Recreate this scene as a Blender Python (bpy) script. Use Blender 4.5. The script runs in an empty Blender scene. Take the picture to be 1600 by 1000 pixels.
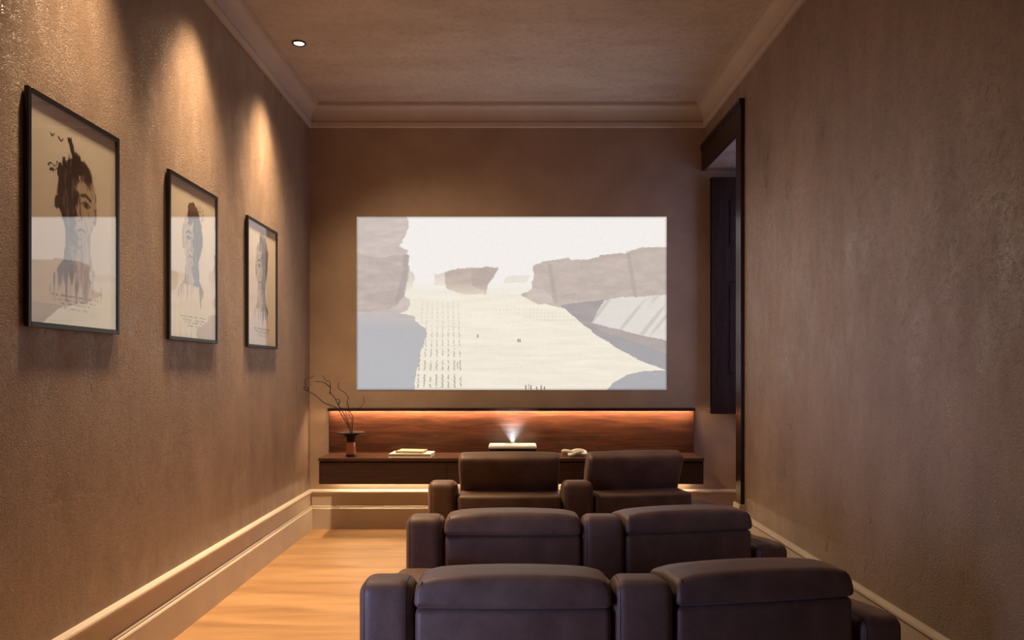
import bpy, bmesh, math, random
import numpy as np
from mathutils import Vector, Matrix
random.seed(7)
SC = bpy.context.scene
COL = SC.collection

# ------------------------------------------------------------------ helpers
def lin(r, g, b):
    f = lambda c: (c / 255) / 12.92 if c <= 10 else (((c / 255) + 0.055) / 1.055) ** 2.4
    return (f(r), f(g), f(b), 1)

def nodes_of(name):
    m = bpy.data.materials.new(name); m.use_nodes = True
    nt = m.node_tree
    return m, nt, nt.nodes, nt.links, nt.nodes['Principled BSDF']

def N(nt, kind, **kw):
    n = nt.nodes.new(kind)
    for k, v in kw.items():
        if k in n.inputs.keys():
            n.inputs[k].default_value = v
        else:
            setattr(n, k, v)
    return n

def ramp(nt, src, stops):
    r = nt.nodes.new('ShaderNodeValToRGB')
    while len(r.color_ramp.elements) < len(stops):
        r.color_ramp.elements.new(0.5)
    for e, (p, c) in zip(r.color_ramp.elements, stops):
        e.position = p; e.color = c
    nt.links.new(src, r.inputs[0])
    return r

def coords(nt, scale=(1, 1, 1), rot=(0, 0, 0)):
    t = nt.nodes.new('ShaderNodeTexCoord'); m = nt.nodes.new('ShaderNodeMapping')
    m.inputs['Scale'].default_value = scale; m.inputs['Rotation'].default_value = rot
    nt.links.new(t.outputs['Object'], m.inputs['Vector'])
    return m.outputs[0]

def plaster(name, c1, c2, rough=0.5, bump=0.5, spec=0.5, fine=55.0, streak=(1, 1, 1), scratch_shade=.0):
    m, nt, ns, lk, b = nodes_of(name)
    v = coords(nt); vs = coords(nt, streak)
    big = N(nt, 'ShaderNodeTexNoise', Scale=3.0, Detail=6.0, Roughness=0.6); lk.new(vs, big.inputs['Vector'])
    cr = ramp(nt, big.outputs['Fac'], [(0.3, c1), (0.72, c2)])
    lk.new(cr.outputs[0], b.inputs['Base Color'])
    # worm-like trowel ridges
    n1 = N(nt, 'ShaderNodeTexNoise', Scale=fine, Detail=3.0, Roughness=0.55, Distortion=1.4); lk.new(v, n1.inputs['Vector'])
    r1 = ramp(nt, n1.outputs['Fac'], [(0.36, (0, 0, 0, 1)), (0.47, (.6, .6, .6, 1)), (0.56, (1, 1, 1, 1)), (0.66, (.55, .55, .55, 1))])
    n2 = N(nt, 'ShaderNodeTexNoise', Scale=7.0, Detail=4.0, Roughness=0.6); lk.new(vs, n2.inputs['Vector'])
    msk = ramp(nt, n2.outputs['Fac'], [(0.35, (0.3, 0.3, 0.3, 1)), (0.62, (1, 1, 1, 1))])
    mul = N(nt, 'ShaderNodeMath', operation='MULTIPLY'); lk.new(r1.outputs[0], mul.inputs[0]); lk.new(msk.outputs[0], mul.inputs[1])
    add = N(nt, 'ShaderNodeMath', operation='MULTIPLY_ADD'); lk.new(n2.outputs['Fac'], add.inputs[0]); add.inputs[1].default_value = 0.9
    lk.new(mul.outputs[0], add.inputs[2])
    # short broken trowel scratches: pits in the surface, their shade painted into the colour
    n3 = N(nt, 'ShaderNodeTexNoise', Scale=fine * .62, Detail=2.0, Roughness=0.5, Distortion=1.8); lk.new(v, n3.inputs['Vector'])
    sb = N(nt, 'ShaderNodeMath', operation='SUBTRACT'); lk.new(n3.outputs['Fac'], sb.inputs[0]); sb.inputs[1].default_value = .5
    ab = N(nt, 'ShaderNodeMath', operation='ABSOLUTE'); lk.new(sb.outputs[0], ab.inputs[0])
    ln = ramp(nt, ab.outputs[0], [(0.0, (1, 1, 1, 1)), (0.035, (0, 0, 0, 1))])
    n4 = N(nt, 'ShaderNodeTexNoise', Scale=fine * .45, Detail=2.0); lk.new(v, n4.inputs['Vector'])
    brk = ramp(nt, n4.outputs['Fac'], [(0.50, (0, 0, 0, 1)), (0.60, (1, 1, 1, 1))])
    scr = N(nt, 'ShaderNodeMath', operation='MULTIPLY'); lk.new(ln.outputs[0], scr.inputs[0]); lk.new(brk.outputs[0], scr.inputs[1])
    ad2 = N(nt, 'ShaderNodeMath', operation='MULTIPLY_ADD'); lk.new(scr.outputs[0], ad2.inputs[0]); ad2.inputs[1].default_value = -.9; lk.new(add.outputs[0], ad2.inputs[2]); add = ad2
    dk = ramp(nt, scr.outputs[0], [(0.0, (1, 1, 1, 1)), (1.0, (1 - scratch_shade,) * 3 + (1,))])
    dm = N(nt, 'ShaderNodeMix', data_type='RGBA', blend_type='MULTIPLY'); dm.inputs[0].default_value = 1.0
    lk.new(cr.outputs[0], dm.inputs[6]); lk.new(dk.outputs[0], dm.inputs[7]); lk.new(dm.outputs[2], b.inputs['Base Color'])
    bp = N(nt, 'ShaderNodeBump', Strength=bump, Distance=0.005); lk.new(add.outputs[0], bp.inputs['Height'])
    lk.new(bp.outputs[0], b.inputs['Normal'])
    rr = ramp(nt, n2.outputs['Fac'], [(0.32, (rough - .11,) * 3 + (1,)), (0.66, (rough + .14,) * 3 + (1,))])
    lk.new(rr.outputs[0], b.inputs['Roughness'])
    b.inputs['Specular IOR Level'].default_value = spec
    return m

def plain(name, c, rough=0.5, metal=0.0, spec=0.5, noise=0.0, nscale=30):
    m, nt, ns, lk, b = nodes_of(name)
    n = N(nt, 'ShaderNodeTexNoise', Scale=nscale, Detail=4.0); lk.new(coords(nt), n.inputs['Vector'])
    k = 1 - noise
    cr = ramp(nt, n.outputs['Fac'], [(0.3, (c[0] * k, c[1] * k, c[2] * k, 1)), (0.7, c)])
    lk.new(cr.outputs[0], b.inputs['Base Color'])
    b.inputs['Roughness'].default_value = rough; b.inputs['Metallic'].default_value = metal
    b.inputs['Specular IOR Level'].default_value = spec
    return m

def wood(name, c1, c2, c3, rough=0.35, scale=(0.7, 9, 9), spec=0.5):
    m, nt, ns, lk, b = nodes_of(name)
    v = coords(nt, scale)
    n = N(nt, 'ShaderNodeTexNoise', Scale=3.0, Detail=9.0, Roughness=0.62, Distortion=1.1); lk.new(v, n.inputs['Vector'])
    cr = ramp(nt, n.outputs['Fac'], [(0.28, c1), (0.5, c2), (0.72, c3)])
    v2 = coords(nt, (scale[0] * 3, scale[1] * 12, scale[2] * 12))
    n2 = N(nt, 'ShaderNodeTexNoise', Scale=3.0, Detail=3.0); lk.new(v2, n2.inputs['Vector'])
    d = ramp(nt, n2.outputs['Fac'], [(0.3, (.62, .62, .62, 1)), (0.6, (1, 1, 1, 1))])
    mx = N(nt, 'ShaderNodeMix', data_type='RGBA', blend_type='MULTIPLY'); mx.inputs[0].default_value = 0.75
    lk.new(cr.outputs[0], mx.inputs[6]); lk.new(d.outputs[0], mx.inputs[7]); lk.new(mx.outputs[2], b.inputs['Base Color'])
    bp = N(nt, 'ShaderNodeBump', Strength=0.15, Distance=0.001); lk.new(n2.outputs['Fac'], bp.inputs['Height']); lk.new(bp.outputs[0], b.inputs['Normal'])
    b.inputs['Roughness'].default_value = rough; b.inputs['Specular IOR Level'].default_value = spec
    return m

def link(name, me, mat, parent=None, smooth=False):
    o = bpy.data.objects.new(name, me); COL.objects.link(o)
    if mat is not None:
        me.materials.append(mat)
    if smooth:
        for p in me.polygons: p.use_smooth = True
    if parent: o.parent = parent
    return o

def obj(name, bm, mat, parent=None, smooth=False, recalc=True):
    if recalc: bmesh.ops.recalc_face_normals(bm, faces=bm.faces)
    me = bpy.data.meshes.new(name); bm.to_mesh(me); bm.free()
    return link(name, me, mat, parent, smooth)

def thing(name, label, cat, loc=(0, 0, 0), rz=0.0, group=None):
    o = bpy.data.objects.new(name, None); COL.objects.link(o)
    o.empty_display_size = 0.1
    o.location = loc; o.rotation_euler = (0, 0, rz)
    return tag(o, label, cat, group)

def tag(o, label, cat, group=None):
    o['label'] = label; o['category'] = cat
    if group: o['group'] = group
    return o

def struct(name, bm, mat, label=None, smooth=False):
    o = obj(name, bm, mat, None, smooth); o['kind'] = 'structure'
    if label: o['label'] = label
    return o

def box(bm, x0, x1, y0, y1, z0, z1, bev=0.0, seg=2, M=None):
    r = bmesh.ops.create_cube(bm, size=1.0)
    vs = r['verts']
    for v in vs:
        v.co = Vector((x0 + (v.co.x + .5) * (x1 - x0), y0 + (v.co.y + .5) * (y1 - y0), z0 + (v.co.z + .5) * (z1 - z0)))
    geom = list(vs)
    if bev > 0:
        es = list({e for v in vs for e in v.link_edges})
        rb = bmesh.ops.bevel(bm, geom=es, offset=bev, segments=seg, profile=0.5, affect='EDGES')
        geom = list({v for f in rb['faces'] for v in f.verts} | {v for v in vs if v.is_valid})
    if M is not None:
        for v in geom: v.co = M @ v.co
    return geom

def rbox(size, r, fn=None, inner=(8, 8, 8), nr=5):
    """rounded cushion-like block centred on the origin, optional deform fn(Vector)->Vector"""
    h = [s / 2 for s in size]
    ax = []
    for k in range(3):
        rr = min(r, h[k] * .999)
        c = [-h[k] + rr * (1 - math.cos(math.pi / 2 * i / nr)) for i in range(nr)]
        c2 = [-v for v in reversed(c)]
        mid = [-h[k] + rr + (2 * h[k] - 2 * rr) * i / inner[k] for i in range(inner[k] + 1)]
        ax.append(c + mid + c2)
    bm = bmesh.new(); cache = {}
    def vert(p):
        key = tuple(round(c, 6) for c in p)
        if key not in cache:
            q = Vector([max(-h[k] + min(r, h[k]), min(h[k] - min(r, h[k]), p[k])) for k in range(3)])
            d = Vector(p) - q
            co = q + d.normalized() * r if d.length > 1e-9 else q
            if fn: co = fn(co)
            cache[key] = bm.verts.new(co)
        return cache[key]
    for k in range(3):
        a, b = [i for i in range(3) if i != k]
        for s in (-1, 1):
            for i in range(len(ax[a]) - 1):
                for j in range(len(ax[b]) - 1):
                    ps = []
                    for (u, w) in ((i, j), (i + 1, j), (i + 1, j + 1), (i, j + 1)):
                        p = [0, 0, 0]; p[k] = s * h[k]; p[a] = ax[a][u]; p[b] = ax[b][w]
                        ps.append(vert(p))
                    if len(set(ps)) == 4:
                        try: bm.faces.new(ps)
                        except ValueError: pass
    return bm

def tube(bm, pts, rad, seg=8, r_end=None):
    pts = [Vector(p) for p in pts]; rings = []
    n = len(pts)
    for i, p in enumerate(pts):
        t = (pts[min(i + 1, n - 1)] - pts[max(i - 1, 0)]).normalized()
        up = Vector((0, 0, 1)) if abs(t.z) < .9 else Vector((1, 0, 0))
        a = t.cross(up).normalized(); b = t.cross(a)
        rr = rad if r_end is None else rad + (r_end - rad) * i / (n - 1)
        rings.append([bm.verts.new(p + (a * math.cos(2 * math.pi * k / seg) + b * math.sin(2 * math.pi * k / seg)) * rr) for k in range(seg)])
    for r0, r1 in zip(rings, rings[1:]):
        for k in range(seg):
            bm.faces.new((r0[k], r0[(k + 1) % seg], r1[(k + 1) % seg], r1[k]))
    bm.faces.new(rings[0][::-1]); bm.faces.new(rings[-1])

def smooth_path(pts, sub=6):
    pts = [Vector(p) for p in pts]; out = []
    P = [pts[0]] + pts + [pts[-1]]
    for i in range(1, len(P) - 2):
        for k in range(sub):
            t = k / sub
            out.append(0.5 * ((2 * P[i]) + (-P[i - 1] + P[i + 1]) * t + (2 * P[i - 1] - 5 * P[i] + 4 * P[i + 1] - P[i + 2]) * t * t
                              + (-P[i - 1] + 3 * P[i] - 3 * P[i + 1] + P[i + 2]) * t ** 3))
    out.append(pts[-1]); return out

def lathe(bm, prof, seg=32, close=False):
    rings = []
    for (r, z) in prof:
        if r < 1e-5: rings.append([bm.verts.new((0, 0, z))])
        else: rings.append([bm.verts.new((r * math.cos(2 * math.pi * k / seg), r * math.sin(2 * math.pi * k / seg), z)) for k in range(seg)])
    for a, b in zip(rings, rings[1:]):
        for k in range(seg):
            k2 = (k + 1) % seg
            if len(a) == 1 and len(b) == 1: continue
            if len(a) == 1: bm.faces.new((a[0], b[k], b[k2]))
            elif len(b) == 1: bm.faces.new((a[k], a[k2], b[0]))
            else: bm.faces.new((a[k], a[k2], b[k2], b[k]))

def sweep(bm, prof, path):
    """prof: list of (d, z); path(d) -> list of (x, y); closed solid strip along the path"""
    rings = []
    for (d, z) in prof:
        rings.append([bm.verts.new((x, y, z)) for (x, y) in path(d)])
    n = len(rings); m = len(rings[0])
    for i in range(n):
        a, b = rings[i], rings[(i + 1) % n]
        for k in range(m - 1):
            bm.faces.new((a[k], a[k + 1], b[k + 1], b[k]))
    bm.faces.new([r[0] for r in rings]); bm.faces.new([r[-1] for r in rings][::-1])

# ------------------------------------------------------------------ dimensions (metres; camera at x=0, y=0)
XL, XR, YB, YF, ZC = -1.855, 1.767, 6.75, -1.7, 3.88
CAM_Z = 1.444
XO = 2.42                      # outer side of the right wall
NY, NZ = 5.715, 3.285          # near side and top of the window recess

# ------------------------------------------------------------------ materials
M_wall = plaster('wall_plaster', (0.245, 0.163, 0.112, 1), (0.36, 0.252, 0.178, 1), rough=0.38, bump=0.5, spec=1.0, streak=(1, 1, .4), fine=70, scratch_shade=.36)
M_back = plaster('back_wall_plaster', (0.35, 0.245, 0.175, 1), (0.44, 0.32, 0.23, 1), rough=0.6, bump=0.16, spec=0.3, scratch_shade=.08)
M_ceil = plaster('ceiling_plaster', (0.55, 0.45, 0.36, 1), (0.68, 0.57, 0.46, 1), rough=0.55, bump=0.55, spec=0.4, fine=50, streak=(.5, 1.3, 1), scratch_shade=.35)
M_trim = plaster('trim_paint', (0.56, 0.46, 0.37, 1), (0.62, 0.52, 0.42, 1), rough=0.5, bump=0.06, spec=0.4)
M_leather = None
def leather():
    m, nt, ns, lk, b = nodes_of('brown_leather')
    v = coords(nt)
    n = N(nt, 'ShaderNodeTexNoise', Scale=9.0, Detail=7.0, Roughness=0.65); lk.new(v, n.inputs['Vector'])
    cr = ramp(nt, n.outputs['Fac'], [(0.3, (0.120, 0.064, 0.040, 1)), (0.7, (0.21, 0.118, 0.076, 1))])
    lk.new(cr.outputs[0], b.inputs['Base Color'])
    rr = ramp(nt, n.outputs['Fac'], [(0.3, (.42, .42, .42, 1)), (0.7, (.58, .58, .58, 1))]); lk.new(rr.outputs[0], b.inputs['Roughness'])
    vo = N(nt, 'ShaderNodeTexVoronoi', Scale=260.0); lk.new(v, vo.inputs['Vector'])
    ad = N(nt, 'ShaderNodeMath', operation='MULTIPLY_ADD'); lk.new(n.outputs['Fac'], ad.inputs[0]); ad.inputs[1].default_value = 3.0; lk.new(vo.outputs['Distance'], ad.inputs[2])
    bp = N(nt, 'ShaderNodeBump', Strength=0.18, Distance=0.002); lk.new(ad.outputs[0], bp.inputs['Height']); lk.new(bp.outputs[0], b.inputs['Normal'])
    b.inputs['Specular IOR Level'].default_value = 0.5
    b.inputs['Sheen Weight'].default_value = 0.15; b.inputs['Sheen Roughness'].default_value = 0.5
    return m
M_leather = leather()
M_seam = plain('dark_thread', (0.025, 0.014, 0.01, 1), 0.7)
M_walnut = wood('walnut_veneer', (0.020, 0.007, 0.004, 1), (0.068, 0.023, 0.011, 1), (0.13, 0.050, 0.024, 1), 0.36)
M_walnut_dark = wood('dark_walnut', (0.018, 0.007, 0.004, 1), (0.034, 0.013, 0.008, 1), (0.055, 0.022, 0.013, 1), 0.4)
M_wood_v = wood('dark_stained_wood', (0.010, 0.005, 0.004, 1), (0.022, 0.009, 0.006, 1), (0.034, 0.014, 0.009, 1), 0.3, (9, 9, .7))
M_shutter = wood('shutter_wood', (0.016, 0.007, 0.005, 1), (0.03, 0.012, 0.008, 1), (0.045, 0.018, 0.011, 1), 0.55, (9, 9, .7), 0.12)
M_black = plain('black_lacquer', (0.008, 0.007, 0.006, 1), 0.35)
M_matte = plain('matte_black_metal', (0.012, 0.010, 0.009, 1), 0.6, spec=.2)
M_white = plain('white_plastic', (0.75, 0.74, 0.72, 1), 0.35)
M_cream = plain('cream_ceramic', (0.72, 0.66, 0.55, 1), 0.35, noise=.1)
M_page = plain('book_pages', (0.62, 0.55, 0.42, 1), 0.8, noise=.25, nscale=80)
M_cover = plain('cream_book_cover', (0.70, 0.65, 0.54, 1), 0.55, noise=.08)
M_cover2 = plain('tan_book_cover', (0.62, 0.54, 0.40, 1), 0.55, noise=.08)
M_twig = plain('twig_bark', (0.016, 0.008, 0.005, 1), 0.8, noise=.4, nscale=60)
M_metal = plain('brushed_metal', (0.4, 0.38, 0.35, 1), 0.35, metal=1.0)

def floor_mat():
    m, nt, ns, lk, b = nodes_of('oak_floor')
    v = coords(nt, (0.45, 3.2, 1))
    n = N(nt, 'ShaderNodeTexNoise', Scale=2.2, Detail=5.0, Roughness=0.5, Distortion=0.5); lk.new(v, n.inputs['Vector'])
    cr = ramp(nt, n.outputs['Fac'], [(0.3, (0.27, 0.145, 0.062, 1)), (0.52, (0.38, 0.215, 0.096, 1)), (0.72, (0.44, 0.265, 0.125, 1))])
    n2 = N(nt, 'ShaderNodeTexNoise', Scale=4.0, Detail=6.0); lk.new(coords(nt, (1.5, 22, 1)), n2.inputs['Vector'])
    d = ramp(nt, n2.outputs['Fac'], [(0.3, (.88, .86, .84, 1)), (0.6, (1, 1, 1, 1))])
    mx = N(nt, 'ShaderNodeMix', data_type='RGBA', blend_type='MULTIPLY'); mx.inputs[0].default_value = .8
    lk.new(cr.outputs[0], mx.inputs[6]); lk.new(d.outputs[0], mx.inputs[7]); lk.new(mx.outputs[2], b.inputs['Base Color'])
    b.inputs['Roughness'].default_value = 0.48; b.inputs['Specular IOR Level'].default_value = 0.35
    return m
M_floor = floor_mat()

def emit(name, c, s):
    m = bpy.data.materials.new(name); m.use_nodes = True
    nt = m.node_tree; nt.nodes.clear()
    e = nt.nodes.new('ShaderNodeEmission'); e.inputs[0].default_value = c; e.inputs[1].default_value = s
    o = nt.nodes.new('ShaderNodeOutputMaterial'); nt.links.new(e.outputs[0], o.inputs[0])
    return m
WARM = (1.0, 0.66, 0.36, 1)
M_lamp = emit('lamp_lens', (1.0, 0.80, 0.55, 1), 9.0)
M_led = emit('led_strip', (1.0, 0.66, 0.38, 1), 235.0)
M_led_low = emit('led_strip_warm_white', (1.0, 0.74, 0.45, 1), 90.0)

def glass_sheet():
    """picture glass: clear, with the mirror reflection of both its surfaces"""
    m = bpy.data.materials.new('picture_glass'); m.use_nodes = True
    nt = m.node_tree; nt.nodes.clear(); lk = nt.links
    fr = N(nt, 'ShaderNodeFresnel', IOR=2.3)
    a = N(nt, 'ShaderNodeMath', operation='ADD'); lk.new(fr.outputs[0], a.inputs[0]); a.inputs[1].default_value = 1.0
    t2 = N(nt, 'ShaderNodeMath', operation='MULTIPLY'); lk.new(fr.outputs[0], t2.inputs[0]); t2.inputs[1].default_value = 2.0
    d = N(nt, 'ShaderNodeMath', operation='DIVIDE'); lk.new(t2.outputs[0], d.inputs[0]); lk.new(a.outputs[0], d.inputs[1])
    cp = N(nt, 'ShaderNodeMath', operation='MINIMUM'); lk.new(d.outputs[0], cp.inputs[0]); cp.inputs[1].default_value = .42; d = cp
    tr = nt.nodes.new('ShaderNodeBsdfTransparent'); tr.inputs[0].default_value = (.97, .97, .96, 1)
    gl = nt.nodes.new('ShaderNodeBsdfGlossy'); gl.inputs['Roughness'].default_value = 0.0
    gl.inputs['Color'].default_value = (1, 1, 1, 1)
    ge = nt.nodes.new('ShaderNodeNewGeometry'); inv = N(nt, 'ShaderNodeMath', operation='SUBTRACT'); inv.inputs[0].default_value = 1.0; lk.new(ge.outputs['Backfacing'], inv.inputs[1])
    fm = N(nt, 'ShaderNodeMath', operation='MULTIPLY'); lk.new(d.outputs[0], fm.inputs[0]); lk.new(inv.outputs[0], fm.inputs[1]); d = fm      # the far face of the sheet is already counted
    mx = nt.nodes.new('ShaderNodeMixShader'); lk.new(d.outputs[0], mx.inputs[0]); lk.new(tr.outputs[0], mx.inputs[1]); lk.new(gl.outputs[0], mx.inputs[2])
    o = nt.nodes.new('ShaderNodeOutputMaterial'); lk.new(mx.outputs[0], o.inputs[0])
    return m
M_glass = glass_sheet()
def amber():
    m, nt, ns, lk, b = nodes_of('amber_glass')
    b.inputs['Base Color'].default_value = (0.92, 0.42, 0.20, 1)
    b.inputs['Transmission Weight'].default_value = 0.6; b.inputs['Roughness'].default_value = 0.03; b.inputs['IOR'].default_value = 1.45
    return m
M_amber = amber()

# ------------------------------------------------------------------ room shell
bm = bmesh.new(); box(bm, XL - .2, XO, YF - .2, YB + .2, -.12, 0)
struct('floor', bm, M_floor, 'light oak floor with soft grain running across the room')
bm = bmesh.new(); box(bm, XL - .2, XO, YF - .2, YB + .2, ZC, ZC + .12)
struct('ceiling', bm, M_ceil, 'beige troweled plaster ceiling')
bm = bmesh.new(); box(bm, XL - .2, XO, YB, YB + .2, 0, ZC)
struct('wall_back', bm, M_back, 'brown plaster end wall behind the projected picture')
# left wall with an added, unseen doorway that lets cool light in
bm = bmesh.new()
DL0, DL1, DLZ = 0.35, 1.35, 2.25
box(bm, XL - .2, XL, DL1, YB, 0, ZC); box(bm, XL - .2, XL, YF, DL0, 0, ZC); box(bm, XL - .2, XL, DL0, DL1, DLZ, ZC)
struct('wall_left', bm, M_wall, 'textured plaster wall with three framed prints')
# right wall: window recess at the far end, added, unseen second window near the viewer
bm = bmesh.new()
W0, W1, WZ0, WZ1 = -1.2, 0.0, 1.06, 3.2
box(bm, XR, XO, W1, NY, 0, ZC); box(bm, XR, XO, YF, W0, 0, ZC)
box(bm, XR, XO, W0, W1, 0, WZ0); box(bm, XR, XO, W0, W1, WZ1, ZC)
box(bm, XR, XO, NY, YB, NZ, ZC)
box(bm, XO - .1, XO, NY, YB, 0, 1.0); box(bm, XO - .1, XO, NY, NY + .08, 1.0, NZ); box(bm, XO - .1, XO, YB - .1, YB, 1.0, NZ)
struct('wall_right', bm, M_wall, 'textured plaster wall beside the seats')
bm = bmesh.new(); box(bm, XL - .2, XO, YF - .2, YF, 0, ZC)
struct('wall_front', bm, M_wall)

# crown moulding
def crown():
    pr = [(0, ZC - .206), (.020, ZC - .206), (.023, ZC - .196), (.023, ZC - .160), (.012, ZC - .155), (.012, ZC - .148)]
    for i in range(9):
        a = math.pi / 2 * i / 8
        pr.append((.018 + .062 * (1 - math.cos(a)), ZC - .148 + .116 * math.sin(a)))
    pr += [(.086, ZC - .032), (.086, ZC - .026), (.096, ZC - .026), (.096, ZC - .008), (.104, ZC - .008), (.104, ZC), (0, ZC)]
    return pr
bm = bmesh.new()
sweep(bm, crown(), lambda d: [(XL + d, YF), (XL + d, YB - d), (XR - d, YB - d), (XR - d, YF)])
struct('trim_1', bm, M_trim, 'coved plaster crown moulding around the ceiling')

# baseboards
def base():
    return [(0, 0), (.032, 0), (.032, .186), (.028, .194), (.022, .196), (.022, .206), (.018, .213), (.012, .215), (.012, .318),
            (.017, .324), (.026, .332), (.028, .340), (.025, .348), (.012, .358), (.006, .362), (0, .362)]
bm = bmesh.new(); sweep(bm, base(), lambda d: [(XL + d, DL1), (XL + d, YB - d)]); struct('baseboard_left', bm, M_trim)
bm = bmesh.new(); sweep(bm, base(), lambda d: [(XL + d, YB - d), (XO - .1, YB - d)]); struct('baseboard_back', bm, M_trim)
bm = bmesh.new(); sweep(bm, base(), lambda d: [(XR - d, YF), (XR - d, NY - .125)]); struct('baseboard_right', bm, M_trim)

# dark wooden architrave round the recess
bm = bmesh.new()
box(bm, XR - .03, XR, NY - .125, NY, .43, NZ + .235, .004)
box(bm, XR - .03, XR, NY, YB - .002, NZ - .005, NZ + .235, .004)
box(bm, XR - .042, XR, NY - .13, YB - .002, NZ + .20, NZ + .235, .006)
box(bm, XR - .036, XR, NY - .127, YB - .002, NZ + .175, NZ + .2, .004)
box(bm, XR - .012, XR + .06, NY - .002, NY + .018, .43, NZ - .14, .003)
struct('trim_2', bm, M_wood_v, 'dark wooden architrave around the window recess')
bm = bmesh.new(); box(bm, XR - .045, XR + .03, NY - .13, NY + .02, 0, .43, .006)
struct('trim_3', bm, M_trim, 'cream plinth block under the dark architrave')

# window in the recess (glass, frame, sill)
bm = bmesh.new()
wx = XO - .075
def bars(bm, x, y0, y1, z0, z1, t=.055, dp=.05, nm=1):
    box(bm, x, x + dp, y0, y0 + t, z0, z1); box(bm, x, x + dp, y1 - t, y1, z0, z1)
    box(bm, x, x + dp, y0, y1, z0, z0 + t); box(bm, x, x + dp, y0, y1, z1 - t, z1)
    for i in range(nm):
        c = y0 + (y1 - y0) * (i + 1) / (nm + 1); box(bm, x, x + dp, c - t * .4, c + t * .4, z0, z1)
def pane(name, x, y0, y1, z0, z1, par):
    bm = bmesh.new(); box(bm, x, x + .006, y0, y1, z0, z1); return obj(name, bm, M_glass, par)
bars(bm, wx, NY + .08, YB - .1, 1.0, NZ); w1 = struct('window_1', bm, M_wood_v, 'window inside the deep recess')
pane('window_pane', wx + .02, NY + .13, YB - .15, 1.05, NZ - .05, w1)
bm = bmesh.new(); box(bm, XO - .2, XO - .09, NY, YB - .04, .97, 1.0, .005); obj('window_sill', bm, M_trim, w1)
bm = bmesh.new(); bars(bm, wx, W0, W1, WZ0, WZ1); w2 = struct('window_2', bm, M_wood_v, 'added unseen window in the right wall beside the viewer')
pane('window_pane', wx + .02, W0 + .05, W1 - .05, WZ0 + .05, WZ1 - .05, w2)
bm = bmesh.new()
box(bm, XL - .2, XL + .03, DL0 - .1, DL0, 0, DLZ + .1, .004); box(bm, XL - .2, XL + .03, DL1, DL1 + .1, 0, DLZ + .1, .004); box(bm, XL - .2, XL + .03, DL0, DL1, DLZ, DLZ + .1, .004)
struct('trim_4', bm, M_wood_v, 'dark wooden casing of the added unseen doorway in the left wall')

# folded-back shutter leaf on the recess side
sh = thing('wooden_shutter', 'tall dark wooden shutter leaf folded against the end wall in the recess', 'shutter', (2.0, 6.62, 1.06))
SX0, SX1, SZ1 = -.205, .21, 2.13
bm = bmesh.new()
box(bm, SX0, SX1, .012, .036, 0.0, SZ1)
for (a, b_) in ((SX0, SX0 + .14), (SX1 - .1, SX1)): box(bm, a, b_, 0, .048, 0, SZ1, .003)
for (a, b_) in ((0, .33), (1.19, 1.50), (1.96, SZ1)): box(bm, SX0 + .13, SX1 - .09, .001, .047, a, b_, .003)
obj('leaf_frame', bm, M_shutter, sh)
for (a, b_) in ((.36, 1.16), (1.53, 1.93)):
    bm = bmesh.new(); box(bm, SX0 + .165, SX1 - .125, .004, .03, a, b_, .008, 2); obj('raised_panel', bm, M_shutter, sh)
for z in (.3, 1.8):
    bm = bmesh.new(); box(bm, SX1 - .01, SX1 + .02, .036, .10, z, z + .08, .002)
    bmesh.ops.create_cone(bm, cap_ends=True, segments=12, radius1=.008, radius2=.008, depth=.09, matrix=Matrix.Translation((SX1 + .02, .048, z + .04)))
    obj('hinge', bm, M_metal, sh)
for z in (.05, 1.98):
    bm = bmesh.new(); box(bm, SX0 + .1, SX1, .046, .128, z, z + .07); obj('mounting_batten', bm, M_shutter, sh)

# ------------------------------------------------------------------ painted pictures (colour per grid point)
def vnoise(u, v, sx, sy, seed):
    rs = np.random.RandomState(seed); g = rs.rand(int(sy) + 3, int(sx) + 3)
    x = np.clip(u, 0, 1) * sx; y = np.clip(v, 0, 1) * sy; xi = x.astype(int); yi = y.astype(int); fx = x - xi; fy = y - yi
    fx = fx * fx * (3 - 2 * fx); fy = fy * fy * (3 - 2 * fy)
    return (g[yi, xi] * (1 - fx) + g[yi, xi + 1] * fx) * (1 - fy) + (g[yi + 1, xi] * (1 - fx) + g[yi + 1, xi + 1] * fx) * fy
def fbm(u, v, sx, sy, seed, o=4):
    s = 0; a = .5; t = 0
    for k in range(o):
        s = s + a * vnoise(u, v, sx * 2 ** k, sy * 2 ** k, seed + k); t += a; a *= .55
    return s / t
def inside(u, v, poly):
    r = np.zeros(u.shape, bool); n = len(poly)
    for i in range(n):
        x0, y0 = poly[i]; x1, y1 = poly[(i + 1) % n]
        c = (y0 > v) != (y1 > v)
        with np.errstate(divide='ignore', invalid='ignore'):
            r ^= c & (u < (x1 - x0) * (v - y0) / (y1 - y0 + 1e-12) + x0)
    return r.astype(float)
def smooth(a, lo, hi):
    t = np.clip((a - lo) / (hi - lo), 0, 1); return t * t * (3 - 2 * t)
def mixc(c, col, m):
    return c * (1 - m[..., None]) + np.array(col) * m[..., None]
def to_lin(c):
    c = np.clip(c, 0, 1)
    return np.where(c <= .04045, c / 12.92, ((c + .055) / 1.055) ** 2.4)

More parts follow.
